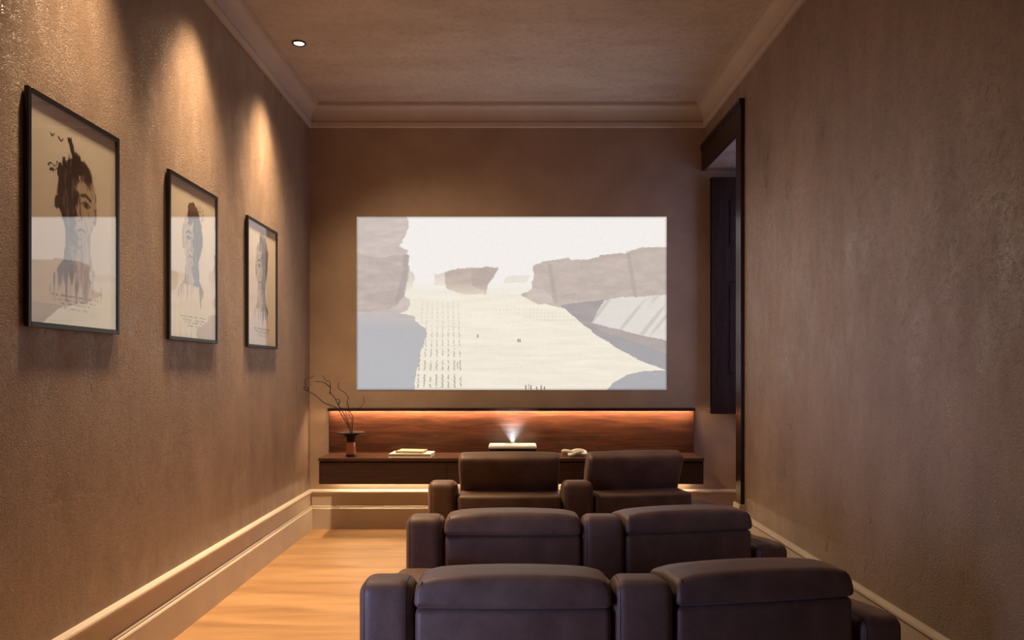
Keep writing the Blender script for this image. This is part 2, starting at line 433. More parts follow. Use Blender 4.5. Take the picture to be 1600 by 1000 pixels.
def picture(name, P, U, V, nu, nv, paint, mat, parent=None):
    """grid sheet at corner P (upper left) spanned by U (across) and V (down)"""
    uu, vv = np.meshgrid(np.linspace(0, 1, nu), np.linspace(0, 1, nv))
    c = to_lin(paint(uu, vv))
    co = np.array(P)[None, None] + uu[..., None] * np.array(U) + vv[..., None] * np.array(V)
    me = bpy.data.meshes.new(name)
    idx = np.arange(nu * nv).reshape(nv, nu)
    q = np.stack([idx[:-1, :-1], idx[1:, :-1], idx[1:, 1:], idx[:-1, 1:]], -1).reshape(-1, 4)
    me.from_pydata(co.reshape(-1, 3).tolist(), [], q.tolist())
    at = me.color_attributes.new('picture', 'FLOAT_COLOR', 'POINT')
    rgba = np.ones((nu * nv, 4), np.float32); rgba[:, :3] = c.reshape(-1, 3)
    at.data.foreach_set('color', rgba.ravel())
    return link(name, me, mat, parent)

def film(u, v):
    c = np.ones(u.shape + (3,)) * np.array((.942, .922, .905))
    n1 = fbm(u, v, 6, 10, 3); n2 = fbm(u, v, 60, 14, 11); n3 = fbm(u, v, 10, 60, 21)
    # sand plain
    sand = smooth(v, .36, .47)
    c = mixc(c, (.935, .90, .835), sand)
    c = c * (1 + .035 * sand[..., None] * (n3[..., None] - .5) * 2)
    # far haze-softened buttes
    def rock(poly, col, amt=.06, jag=.010, grad=None, seed=5):
        nonlocal c
        du = (fbm(u, v, 26, 26, seed) - .5) * jag * 2; dv = (fbm(u, v, 26, 26, seed + 9) - .5) * jag * 2
        m = inside(u + du, v + dv, poly)
        k = np.array(col) * (1 + amt * 2 * (fbm(u, v, 22, 44, seed + 2)[..., None] - .5))
        if grad is not None:
            v0, v1, g = grad; t = smooth(v, v0, v1)[..., None]; k = k * (1 - t) + np.array(g) * t
        c = c * (1 - m[..., None]) + k * m[..., None]
    HZ = (.925, .885, .815)
    rock([(.48, .35), (.50, .337), (.56, .338), (.545, .38), (.47, .385)], (.90, .868, .825), .01, .006)
    rock([(.16, .32), (.182, .315), (.188, .345), (.18, .42), (.16, .43)], (.85, .80, .76), .03, .006, (.33, .43, HZ))
    rock([(.25, .335), (.285, .322), (.31, .33), (.31, .40), (.25, .395)], (.87, .83, .785), .03, .008, (.34, .42, HZ))
    rock([(.285, .315), (.32, .30), (.37, .288), (.455, .292), (.447, .33), (.425, .40), (.42, .445), (.35, .455), (.29, .415)], (.755, .695, .655), .07, .010, (.36, .47, (.885, .83, .75)))
    rock([(.37, .30), (.455, .292), (.447, .33), (.425, .40), (.42, .44), (.375, .40)], (.735, .67, .635), .06, .006, (.38, .46, (.85, .79, .72)))
    rock([(.57, .285), (.60, .262), (.68, .238), (.70, .248), (.775, .24), (.785, .222), (.87, .205), (.90, .185), (1.02, .17), (1.02, .50), (.66, .53), (.60, .505), (.55, .47), (.53, .455), (.565, .42)],
         (.765, .705, .67), .06, .010, (.44, .56, (.80, .745, .70)), 31)
    for (x0, x1, sl) in ((.615, .632, .035), (.875, .89, .035)):      # dark gullies
        m = (np.abs(u - (x0 + (v - .2) * .09)) < .007) & (v > x0 * -.28 + .445) & (v < .5)
        c = mixc(c, (.66, .615, .60), m * (.25 + .2 * vnoise(u, v, 4, 40, 33)))
    rock([(.545, .46), (.565, .42), (.60, .42), (.625, .45), (.64, .50), (.585, .505), (.55, .475)], (.80, .745, .71), .05, .008)
    # foreground rock shelf on the right
    rock([(.655, .51), (.80, .478), (1.02, .45), (1.02, .90), (.92, .838), (.80, .715), (.72, .605)], (.665, .63, .625), .05, .006, (.60, .85, (.655, .64, .655)), 41)
    rock([(.80, .482), (.86, .462), (1.02, .452), (1.02, .725), (.88, .665), (.757, .612)], (.875, .85, .82), .02, .008, None, 51)
    m = inside(u, v, [(.80, .482), (1.02, .452), (1.02, .725), (.757, .612)])
    st = smooth(vnoise(np.clip(u + v * .45, 0, 1.45) / 1.45, v, 90, 5, 77), .45, .8)
    c = mixc(c, (.74, .71, .70), m * st * .55)
    rock([(.755, .615), (.80, .63), (1.02, .735), (1.02, .80), (.86, .70), (.78, .66)], (.70, .655, .64), .04, .004, None, 57)
    # smooth dune at the lower right
    rock([(.795, 1.02), (.83, .955), (.87, .915), (.93, .89), (1.02, .882), (1.02, 1.02)], (.685, .675, .69), .02, .004, None, 61)
    # near cliff on the left
    rock([(-.02, -.02), (.167, -.02), (.167, .05), (.135, .17), (.160, .19), (.168, .22), (.165, .37), (.150, .46), (.172, .475), (.172, .54), (.14, .565), (.18, .575), (.20, .61), (.225, .645), (.222, .70),
          (.205, .76), (.20, .84), (.187, .92), (.182, 1.02), (-.02, 1.02)], (.80, .745, .715), .05, .012, (.50, .66, (.725, .712, .722)), 71)
    rock([(-.02, .20), (.06, .235), (.165, .215), (.165, .37), (.150, .46), (.10, .54), (-.02, .55)], (.755, .70, .67), .07, .012, None, 81)
    m = inside(u + (n1 - .5) * .03, v, [(.150, .22), (.168, .22), (.165, .37), (.150, .46), (.128, .53), (.125, .48), (.145, .36)])
    c = mixc(c, (.66, .62, .61), m * .5)
    lf = inside(u, v, [(-.02, .56), (.14, .565), (.2, .61), (.22, .66), (.18, 1.02), (-.02, 1.02)]) * smooth(v - u, .4, .9)
    c = mixc(c, (.715, .725, .74), lf * .5)
    # wind-blown ripple rows converging into the distance, and a sparse band far right
    hz = .40; d = (v - hz)
    for k in range(9):
        uc = .212 + k * .0165 + (v - .5) * (-.03 + k * .0068)
        w = .0016 + .0016 * d
        uc = uc + .0012 * np.sin(v * 260 + k * 1.7)
        seg = np.sin(34 / (d + .20)) > -.75
        m = (np.abs(u - uc) < w) & (v > .47) & seg & (vnoise(u, v, 30, 140, 90 + k) > .22)
        edge = inside(u, v, [(.172, .48), (.34, .48), (.34, 1.02), (.185, 1.02), (.205, .76), (.225, .66), (.19, .59)])
        c = mixc(c, (.70, .64, .55), m * edge * (.25 + .55 * smooth(v, .5, .95)))
    m = inside(u, v, [(.42, .53), (.55, .525), (.66, .55), (.72, .61), (.60, .60), (.50, .56)]) * (np.sin(u * 520) > .3) * (np.sin(v * 330) > -.1)
    c = mixc(c, (.80, .735, .62), m * .3)
    for (x, y, s) in ((.545, .985, .012), (.555, .98, .016), (.562, .985, .012), (.58, .99, .010), (.595, .985, .014), (.605, .99, .01), (.39, .69, .01), (.52, .715, .01), (.527, .715, .009), (.325, .86, .02)):
        m = (np.abs(u - x) < .0018) & (np.abs(v - y) < s)
        c = mixc(c, (.45, .41, .38), m * .75)
    # softened border of the thrown picture
    ed = np.minimum(np.minimum(u, 1 - u) * 1.79, np.minimum(v, 1 - v))
    c = c * (.80 + .20 * smooth(ed, 0, .014))[..., None]
    return c

def poster_head(u, v, flip, seed, top, h, w, dark_side, lean=0.0):
    paper = np.ones(u.shape + (3,)) * np.array((.985, .95, .90))
    if flip: u = 1 - u
    jit = (fbm(u, v, 10, 16, seed) - .5); jit2 = (fbm(u, v, 40, 50, seed + 20) - .5); st = fbm(u, v, 50, 12, seed + 5)
    cx = .52 + lean * (v - .4); cy = top + h * .52
    x = (u - cx) / w; y = (v - cy) / (h * .52)
    jaw = 1 - .28 * np.clip(y, 0, 1)
    r = np.sqrt((x / jaw) ** 2 + y ** 2)
    head = smooth(r + jit * .18, 1.04, .98)
    neck = inside(u + jit * .03, v, [(cx - w * .62, cy + h * .30), (cx + w * .62, cy + h * .30), (cx + w * .75, cy + h * .72), (cx + w * 1.35, cy + h * .95), (cx + w * 1.5, cy + h * 1.2),
                                     (cx - w * 1.5, cy + h * 1.2), (cx - w * 1.3, cy + h * .92), (cx - w * .72, cy + h * .70)])
    ink = (.17, .125, .10); mid = (.62, .54, .46)
    c = paper
    drip = smooth(vnoise(u, v, 46, 2, seed + 30) - (v - (cy + h * .82)) * 3.2, .25, .45)
    body = neck * np.where(v > cy + h * .82, drip, 1)
    c = mixc(c, mid, body * (.35 + .5 * smooth(st, .4, .65)))
    c = mixc(c, ink, body * smooth(-x * dark_side + jit * 1.2, -.15, .35) * .75)
    c = mixc(c, (.80, .72, .62), head * .75)
    shade = smooth(-x * dark_side + jit * .5 + jit2 * .3, -.06, .10)
    c = mixc(c, ink, head * shade * (.62 + .36 * smooth(st, .35, .6)))
    # light side: sketchy features
    def stroke(pts, wd, k=.8):
        nonlocal c
        m = np.zeros(u.shape)
        for (a, b_) in zip(pts, pts[1:]):
            ax, ay = cx + a[0] * w * dark_side, cy + a[1] * h * .52; bx, by = cx + b_[0] * w * dark_side, cy + b_[1] * h * .52
            L = (bx - ax) ** 2 + (by - ay) ** 2 + 1e-9
            t = np.clip(((u - ax) * (bx - ax) + (v - ay) * (by - ay)) / L, 0, 1)
            dd = np.sqrt((u - ax - t * (bx - ax)) ** 2 + ((v - ay - t * (by - ay)) * 1.4) ** 2)
            m = np.maximum(m, smooth(dd + jit2 * .012, wd, wd * .35))
        c = mixc(c, ink, m * k)
    stroke([(.18, -.22), (.42, -.27), (.68, -.18)], .016, .75)              # brow
    stroke([(.22, -.05), (.42, -.11), (.64, -.03)], .010, .8)
    stroke([(.28, -.02), (.44, .02), (.60, .0)], .009, .7)
    stroke([(.40, -.05), (.46, -.03)], .020, .95)                           # eye
    stroke([(.10, -.1), (.12, .2), (.22, .33), (.06, .38)], .010, .7)       # nose
    stroke([(.02, .60), (.22, .56), (.40, .60)], .012, .85)                 # mouth
    stroke([(.34, .30), (.50, .55)], .008, .5); stroke([(.55, .1), (.62, .2)], .008, .4)
    stroke([(.30, -.6), (.6, -.5), (.8, -.3)], .006, .4); stroke([(.25, -.48), (.55, -.40)], .005, .35)
    stroke([(.90, .0), (1.0, .1), (.93, .35), (.86, .3)], .010, .7)         # ear
    stroke([(.0, .8), (.2, .78)], .008, .4)
    edge = smooth(np.abs(r - 1.0) + jit * .1, .05, .0); c = mixc(c, ink, edge * .5 * smooth(st, .4, .6))
    hair = smooth(r + jit * .5, 1.12, 1.0) * smooth(y + jit * .5, -.50, -.72)
    c = mixc(c, ink, hair * smooth(st, .38, .52) * .9)
    # credits block: thin ragged lines too small to read
    for k in range(4):
        y0 = .855 + k * .020; hw = .27 - .045 * k
        m = (np.abs(v - y0) < .0042) & (np.abs(u - .5) < hw) & (vnoise(u, v, 70, 200, seed + 60 + k) > .42)
        c = mixc(c, (.36, .29, .23), m * .85)
    return c, (ink, stroke, cx, cy)

def poster_birds(u, v):
    c, (ink, *_r) = poster_head(u, v, False, 100, .20, .40, .22, 1)
    j = (fbm(u, v, 30, 40, 140) - .5)
    for poly in ([(.40, .12), (.44, .10), (.50, .20), (.47, .22)], [(.47, .19), (.54, .17), (.60, .24), (.52, .30), (.44, .26)], [(.30, .28), (.34, .25), (.38, .33), (.36, .40), (.30, .38)],
                 [(.26, .40), (.33, .41), (.34, .46), (.27, .47)], [(.20, .285), (.31, .255), (.31, .262), (.21, .295)], [(.22, .305), (.32, .275), (.32, .283), (.23, .315)]):
        c = mixc(c, ink, inside(u + j * .05, v + j * .04, poly) * .9)
    for (x, y, s) in ((.24, .145, .022), (.33, .150, .03), (.36, .225, .016)):
        for sg in (-1, 1):
            m = (np.abs((v - y) + np.abs(u - x) * .55) < .0045) & (np.sign(u - x) == sg) & (np.abs(u - x) < s)
            c = mixc(c, ink, m * 1.0)
    return c
def poster_smoke(u, v):
    c, (ink, *_r) = poster_head(u, v, True, 200, .17, .36, .21, 1, .05)
    j = (fbm(u, v, 14, 30, 240) - .5)
    m = inside(u + j * .2, v + j * .1, [(.36, .14), (.48, .10), (.60, .15), (.68, .24), (.62, .26), (.5, .2), (.38, .24)])
    c = mixc(c, (.30, .22, .16), m * .8)
    for k in range(16):
        x = .55 + .012 * k; y = .20 - .09 * ((k * 37) % 11) / 11
        m = (np.abs(u - x) < .005) & (np.abs(v - y) < .012); c = mixc(c, ink, m * .8)
    return c
def poster_tall(u, v):
    c, (ink, *_r) = poster_head(u, v, True, 300, .13, .42, .20, 1)
    j = (fbm(u, v, 50, 10, 340) - .5)
    m = inside(u + j * .06, v + j * .12, [(.40, .12), (.5, .06), (.62, .10), (.72, .22), (.68, .3), (.5, .2)])
    c = mixc(c, (.33, .25, .19), m * .7)
    return c

def attr_mat(name, emissive):
    m = bpy.data.materials.new(name); m.use_nodes = True
    nt = m.node_tree; lk = nt.links
    a = nt.nodes.new('ShaderNodeAttribute'); a.attribute_name = 'picture'
    if emissive:
        nt.nodes.clear(); a = nt.nodes.new('ShaderNodeAttribute'); a.attribute_name = 'picture'
        e = nt.nodes.new('ShaderNodeEmission'); e.inputs[1].default_value = 1.0
        # the rough wall shows through the thrown picture
        n = N(nt, 'ShaderNodeTexNoise', Scale=40.0, Detail=4.0); lk.new(coords(nt), n.inputs['Vector'])
        r = ramp(nt, n.outputs['Fac'], [(0.3, (.96, .96, .96, 1)), (0.7, (1, 1, 1, 1))])
        mx = N(nt, 'ShaderNodeMix', data_type='RGBA', blend_type='MULTIPLY'); mx.inputs[0].default_value = 1
        lk.new(a.outputs['Color'], mx.inputs[6]); lk.new(r.outputs[0], mx.inputs[7])
        lk.new(mx.outputs[2], e.inputs[0])
        o = nt.nodes.new('ShaderNodeOutputMaterial'); lk.new(e.outputs[0], o.inputs[0])
    else:
        b = nt.nodes['Principled BSDF']; lk.new(a.outputs['Color'], b.inputs['Base Color']); b.inputs['Roughness'].default_value = .8
        b.inputs['Specular IOR Level'].default_value = 0.1
    return m
M_film = attr_mat('projected_film', True)
M_print = attr_mat('printed_paper', False)
SX, SW, SZ, SH = -1.424, 2.842, 2.860, 1.588
pic = picture('projected_picture', (SX, YB - .004, SZ), (SW, 0, 0), (0, 0, -SH), 484, 271, film, M_film)
tag(pic, 'large bright projected film picture of a pale desert on the end wall', 'projection')

# ------------------------------------------------------------------ framed prints on the left wall
def framed_print(y, paint, label):
    W, H, Z0, T, D = .65, .915, 1.615, .020, .018
    t = thing('framed_poster', label, 'poster', (XL + .004, y, Z0), 0, 'framed portrait posters on the left wall')
    bm = bmesh.new()
    for (a0, a1, b0, b1) in ((-W / 2, -W / 2 + T, 0, H), (W / 2 - T, W / 2, 0, H), (-W / 2 + T, W / 2 - T, 0, T), (-W / 2 + T, W / 2 - T, H - T, H)):
        box(bm, 0, D, a0, a1, b0, b1, .0015, 1)
    obj('frame', bm, M_black, t)
    bm = bmesh.new(); box(bm, 0.0, .0055, -W / 2 + .01, W / 2 - .01, .01, H - .01); obj('backing_board', bm, M_cover2, t)
    picture('print', (.0065, -W / 2 + .012, H - .012), (0, W - .024, 0), (0, 0, -H + .024), 150, 240, paint, M_print, t)
    bm = bmesh.new(); box(bm, .0125, .014, -W / 2 + T, W / 2 - T, T, H - T); obj('glass_pane', bm, M_glass, t)
framed_print(3.115, poster_birds, 'black framed ink portrait poster with flying birds, largest and nearest of the three')
framed_print(4.265, poster_smoke, 'black framed portrait poster in the middle, mostly hidden by screen reflection')
framed_print(5.435, poster_tall, 'black framed portrait poster farthest along the wall, nearest the branch vase')

# ------------------------------------------------------------------ recessed ceiling lamps
def downlight(x, y, label, E_CORE, E_WIDE):
    t = thing('recessed_downlight', label, 'ceiling light', (x, y, ZC), 0, 'recessed downlights along the left wall')
    bm = bmesh.new(); lathe(bm, [(.041, 0), (.050, -.001), (.052, -.004), (.049, -.010), (.042, -.011), (.038, -.007), (.037, -.001), (.041, 0)], 40); obj('trim_ring', bm, M_black, t, True)
    bm = bmesh.new(); lathe(bm, [(0, -.004), (.037, -.004), (.037, -.0005), (0, -.0005)], 40); obj('lens', bm, M_lamp, t)
    for (nm, e, sz) in (('downlight_beam', E_CORE, 69), ('downlight_fill', E_WIDE, 122)):
        L = bpy.data.lights.new(nm, 'SPOT'); L.energy = e; L.color = (1.0, .71, .43); L.spot_size = math.radians(sz); L.spot_blend = 1.0; L.shadow_soft_size = .07
        o = bpy.data.objects.new(nm, L); COL.objects.link(o); o.location = (x, y, ZC - .02)
        if nm == 'downlight_fill': o.rotation_euler = (0, math.radians(-24), 0)      # added wide fill spot, tipped to brighten the room and right wall
    return o
LX = -1.58
for (y, lab, ec, ew) in ((5.46, 'small round recessed downlight in the ceiling above the farthest poster', 450, 265), (4.265, 'small round recessed downlight in the ceiling above the middle poster', 460, 115),
                 (3.115, 'small round recessed downlight in the ceiling above the nearest poster', 360, 20)):
    downlight(LX, y, lab, ec, ew)

# ------------------------------------------------------------------ floating console with lit back panel
con = thing('mounted_console', 'long wall hung walnut console shelf below the lit panel', 'console', (0, YB, .484))
CX0, CX1, CD = -1.645, 1.632, .505
bm = bmesh.new(); box(bm, CX0, CX1, -CD, -.002, .195, .222, .002); obj('top_board', bm, M_walnut, con)
bm = bmesh.new(); box(bm, CX0 + .004, CX1 - .004, -CD + .03, -.002, 0.0, .195); obj('carcass', bm, M_walnut_dark, con)
nd = 3
for i in range(nd):
    a = CX0 + .004 + (CX1 - CX0 - .008) * i / nd; b_ = CX0 + .004 + (CX1 - CX0 - .008) * (i + 1) / nd
    bm = bmesh.new(); box(bm, a + .0008, b_ - .0008, -CD + .008, -CD + .029, 0.0, .185, .001, 1); obj('drawer_front', bm, M_walnut_dark, con)
bm = bmesh.new(); box(bm, CX0 + .03, CX1 - .03, -.045, -.033, -.006, -.0005); obj('led_strip', bm, M_led_low, con)['label'] = 'glowing warm light strip under the console'

pan = thing('backlit_panel', 'walnut back panel with glowing light strip under its dark top edge', 'wall panel', (0, YB, .706))
PX0, PX1, PZ = -1.66, 1.648, .405
bm = bmesh.new(); box(bm, PX0 + .006, PX1 - .006, -.075, -.002, .0, PZ - .012); obj('veneer_board', bm, M_walnut, pan)
bm = bmesh.new(); box(bm, PX0, PX1, -.135, -.002, PZ - .012, PZ, .001, 1); box(bm, PX0, PX1, -.135, -.128, PZ - .026, PZ - .011, .001, 1)
obj('top_ledge', bm, M_walnut_dark, pan)['label'] = 'dark projecting top ledge'
for x in (PX0, PX1 - .006):
    bm = bmesh.new(); box(bm, x, x + .006, -.082, -.002, 0, PZ - .012); obj('end_strip', bm, M_walnut_dark, pan)
bm = bmesh.new(); box(bm, PX0 + .012, PX1 - .012, -.126, -.116, PZ - .018, PZ - .0125); obj('led_strip', bm, M_led, pan)['label'] = 'glowing orange light strip'

CT = .706   # console top
# ------------------------------------------------------------------ short-throw projector
PY = 6.47
pj = thing('short_throw_projector', 'flat white projector throwing a beam up the panel, behind the front left seat', 'projector', (.005, PY, CT))
bm = rbox((.418, .26, .030), .0135, None, (4, 4, 1), 5); bmesh.ops.translate(bm, verts=bm.verts, vec=(0, 0, .080)); obj('top_shell', bm, M_white, pj, True)
bm = bmesh.new(); box(bm, -.203, .203, -.124, .124, .008, .070, .006); obj('lower_body', bm, M_black, pj)['label'] = 'black lower body'
for sx in (-1, 1):
    for sy in (-1, 1):
        bm = bmesh.new(); bmesh.ops.create_cone(bm, cap_ends=True, segments=14, radius1=.014, radius2=.014, depth=.01, matrix=Matrix.Translation((sx * .16, sy * .09, .005))); obj('foot', bm, M_black, pj)
bm = bmesh.new(); box(bm, -.06, .06, .02, .09, .092, .0965, .002); obj('lens_window', bm, M_glass, pj)
DUST = 0.55
# hazy light shaft above the lens
def haze():
    m = bpy.data.materials.new('lit_dust'); m.use_nodes = True
    nt = m.node_tree; nt.nodes.clear(); lk = nt.links
    t = nt.nodes.new('ShaderNodeTexCoord'); sp = nt.nodes.new('ShaderNodeSeparateXYZ'); lk.new(t.outputs['Object'], sp.inputs[0])
    def mr(src, a, b_, c, d, kind='SMOOTHSTEP'):
        r = N(nt, 'ShaderNodeMapRange', interpolation_type=kind); lk.new(src, r.inputs['Value'])
        for k, v in ((1, a), (2, b_), (3, c), (4, d)): r.inputs[k].default_value = v
        return r.outputs[0]
    def op(kind, a, b_=None):
        q = N(nt, 'ShaderNodeMath', operation=kind); lk.new(a, q.inputs[0])
        if b_ is not None: lk.new(b_, q.inputs[1])
        return q.outputs[0]
    up = mr(sp.outputs['Z'], .095, .14, DUST * .8, DUST, 'LINEAR'); fade = mr(sp.outputs['Z'], .11, .33, 1, 0); side = mr(op('ABSOLUTE', sp.outputs['X']), .06, .30, 1, 0)
    s = nt.nodes.new('ShaderNodeVolumeScatter'); lk.new(op('MULTIPLY', op('MULTIPLY', up, fade), side), s.inputs['Density']); s.inputs['Anisotropy'].default_value = 0.0
    o = nt.nodes.new('ShaderNodeOutputMaterial'); lk.new(s.outputs[0], o.inputs['Volume'])
    return m
bm = bmesh.new()
rings = []
for (z, hw, y0, y1) in ((.098, .31, .0, .12), (.20, .31, .0, .15), (.35, .31, .02, .18)):
    rings.append([bm.verts.new(p) for p in ((-hw, y0, z), (hw, y0, z), (hw, y1, z), (-hw, y1, z))])
for a, b_ in zip(rings, rings[1:]):
    for k in range(4): bm.faces.new((a[k], a[(k + 1) % 4], b_[(k + 1) % 4], b_[k]))
bm.faces.new(rings[0][::-1]); bm.faces.new(rings[-1])
hz = obj('light_beam', bm, haze()); hz.location = (.005, PY, CT)
tag(hz, 'pale hazy light beam fanning up from the projector lens', 'light beam'); hz['kind'] = 'stuff'

# ------------------------------------------------------------------ books
def book(name, label, x, y, z, rz, w, d, t, mc):
    b = thing(name, label, 'book', (x, y, z), rz, 'books lying on the console')
    bm = bmesh.new()
    box(bm, -w / 2, w / 2, -d / 2, d / 2, 0, .0025, .0008, 1); box(bm, -w / 2, w / 2, -d / 2, d / 2, t - .0025, t, .0008, 1); box(bm, -w / 2, -w / 2 + .003, -d / 2, d / 2, 0, t, .0008, 1)
    obj('cover', bm, mc, b)
    bm = bmesh.new(); box(bm, -w / 2 + .003, w / 2 - .005, -d / 2 + .005, d / 2 - .005, .0026, t - .0026); obj('page_block', bm, M_page, b)
book('large_book', 'large cream book lying flat on the console under a smaller book', -.868, 6.40, CT, math.radians(-3), .365, .25, .031, M_cover)
book('small_book', 'smaller cream book lying on top of the larger book', -.872, 6.40, CT + .0312, math.radians(-9), .235, .18, .021, M_cover2)

# ------------------------------------------------------------------ white knotted ornament
bm = bmesh.new()
pts = []
for i in range(120):
    a = 2 * math.pi * i / 120
    pts.append(((math.sin(a) + 2 * math.sin(2 * a)) * .036, (math.cos(a) - 2 * math.cos(2 * a)) * .026, .030 - math.sin(3 * a) * .0145))
pts.append(pts[0]); tube(bm, pts, .0155, 12)
kn = obj('knot_ornament', bm, M_cream, None, True); kn.location = (.545, 6.40, CT + .0006)
tag(kn, 'white twisted knot ornament lying on the console between the front seats', 'ornament')

# ------------------------------------------------------------------ vase and branches
vz = thing('amber_vase', 'amber glass bottle vase with wide black disc rim on the console', 'vase', (-1.397, 6.385, CT))
bm = bmesh.new(); lathe(bm, [(0, .018), (.041, .018), (.043, .022), (.0415, .07), (.037, .118), (.033, .125), (.0305, .121), (.035, .112), (.0385, .07), (.039, .028), (0, .025)], 40); obj('glass_body', bm, M_amber, vz, True)
bm = bmesh.new(); lathe(bm, [(0, 0), (.042, 0), (.044, .004), (.044, .017), (.041, .0185), (0, .0185)], 40); obj('base', bm, M_black, vz, True)['label'] = 'black base'
bm = bmesh.new(); lathe(bm, [(.022, .112), (.034, .128), (.037, .15), (.046, .178), (.075, .194), (.118, .203), (.121, .207), (.117, .2095), (.07, .204), (.035, .198), (.024, .185), (.020, .16), (.018, .112), (.022, .112)], 48); obj('disc_rim', bm, M_matte, vz, True)['label'] = 'black neck flaring into a wide disc rim'
def twig_pts(p, y0, dy, st=0):
    out = []
    for i, (a, b_) in enumerate(p):
        out.append(((470 + a / 6.67 - 800) / 180.0, y0 + dy * i / max(1, len(p) - 1), 1.444 + (10 - b_ / 6.67) / 180.0))
    return out
tw = thing('bare_branches', 'thin bare curling twigs standing in the amber vase', 'branch', (-1.397, 6.385, CT + .13))
off = Vector((-1.397, 6.385, CT + .13))
def twig(paths, r0, r1):
    bm = bmesh.new()
    for p in paths:
        pts = smooth_path([Vector(q) - off for q in p], 5)
        pts = [q + Vector((random.uniform(-1, 1), random.uniform(-1, 1), random.uniform(-1, 1))) * .0016 for q in pts]
        tube(bm, pts, r0, 6, r1)
    obj('twig', bm, M_twig, tw, True)
Y0 = 6.385
twig([twig_pts([(516, 770), (520, 685), (470, 590), (430, 520), (385, 450), (280, 405), (225, 370), (165, 315), (80, 265), (55, 240), (70, 215), (70, 150), (130, 135), (165, 110)], Y0, -.08),
      twig_pts([(80, 265), (95, 250), (88, 235), (65, 232)], Y0 - .05, 0)], .0052, .0024)
twig([twig_pts([(522, 770), (512, 670), (470, 570), (435, 490), (385, 420), (350, 350), (295, 290), (300, 240), (285, 170), (250, 165), (205, 110)], Y0, .06),
      twig_pts([(300, 240), (260, 205), (210, 180), (120, 178)], Y0 + .04, .03), twig_pts([(385, 420), (397, 385), (385, 362), (358, 362)], Y0 + .025, .02),
      twig_pts([(300, 290), (286, 300), (290, 285)], Y0 + .04, 0)], .0052, .0024)
twig([twig_pts([(525, 770), (540, 640), (545, 540), (515, 490), (500, 430), (490, 380), (505, 340), (470, 290), (410, 250), (403, 215), (410, 180)], Y0, -.05)], .0046, .0022)
twig([twig_pts([(520, 770), (515, 640), (530, 570), (500, 520), (490, 495), (530, 460), (600, 455), (635, 420), (652, 375), (635, 330)], Y0, .05),
      twig_pts([(500, 620), (480, 550), (460, 490), (440, 470)], Y0 + .01, .03)], .0044, .0020)

# ------------------------------------------------------------------ theatre seats (rows of two joined recliners)
def htop(y, L, hi, lo):          # arm height: high wing behind, sloping down to the flat arm pad
    t = y / L
    if t < .12: return hi
    if t < .42:
        s = (t - .12) / .30; s = s * s * (3 - 2 * s); return hi + (lo - hi) * s
    return lo
def arm(parent, x0, x1, hi, lo, L=.82, taper=None, back=0.0):
    H = hi - .03; w = x1 - x0
    def fn(p):
        y = p.y + L / 2
        z = (p.z + H / 2)
        k = (htop(y, L, hi, lo) - .03) / H
        x = p.x + w / 2
        if taper:
            wn = w + (taper - w) * (y / L); x = x / w * wn
        return Vector((x0 + x, back + y, .03 + z * k))
    bm = rbox((w, L, H), .042, fn, (4, 28, 10), 6)
    o = obj('armrest', bm, M_leather, parent, True)
    # stitched seams just inside both edges of the arm
    for side in (0, 1):
        bm = bmesh.new()
        pts = []
        x = .021 if side == 0 else w - .021
        for z in (.05, .2, .35, .5, .6, .68): 
            if z < hi - .06: pts.append((x0 + x, back - .0002 + .0065, z))
        for i in range(0, 7):
            a = math.pi / 2 * i / 6
            pts.append((x0 + x, back + .042 - .0352 * math.cos(a), hi - .042 + .0352 * math.sin(a)))
        for y in (.1, .14, .18, .22, .26, .30, .34, .4, .6, .76):
            xx = x
            if taper: xx = x / w * (w + (taper - w) * (y / L))
            pts.append((x0 + xx, back + y, htop(y, L, hi, lo) - .0065))
        tube(bm, pts, .0018, 5)
        obj('seam', bm, M_seam, o)
    return o
BW = .600
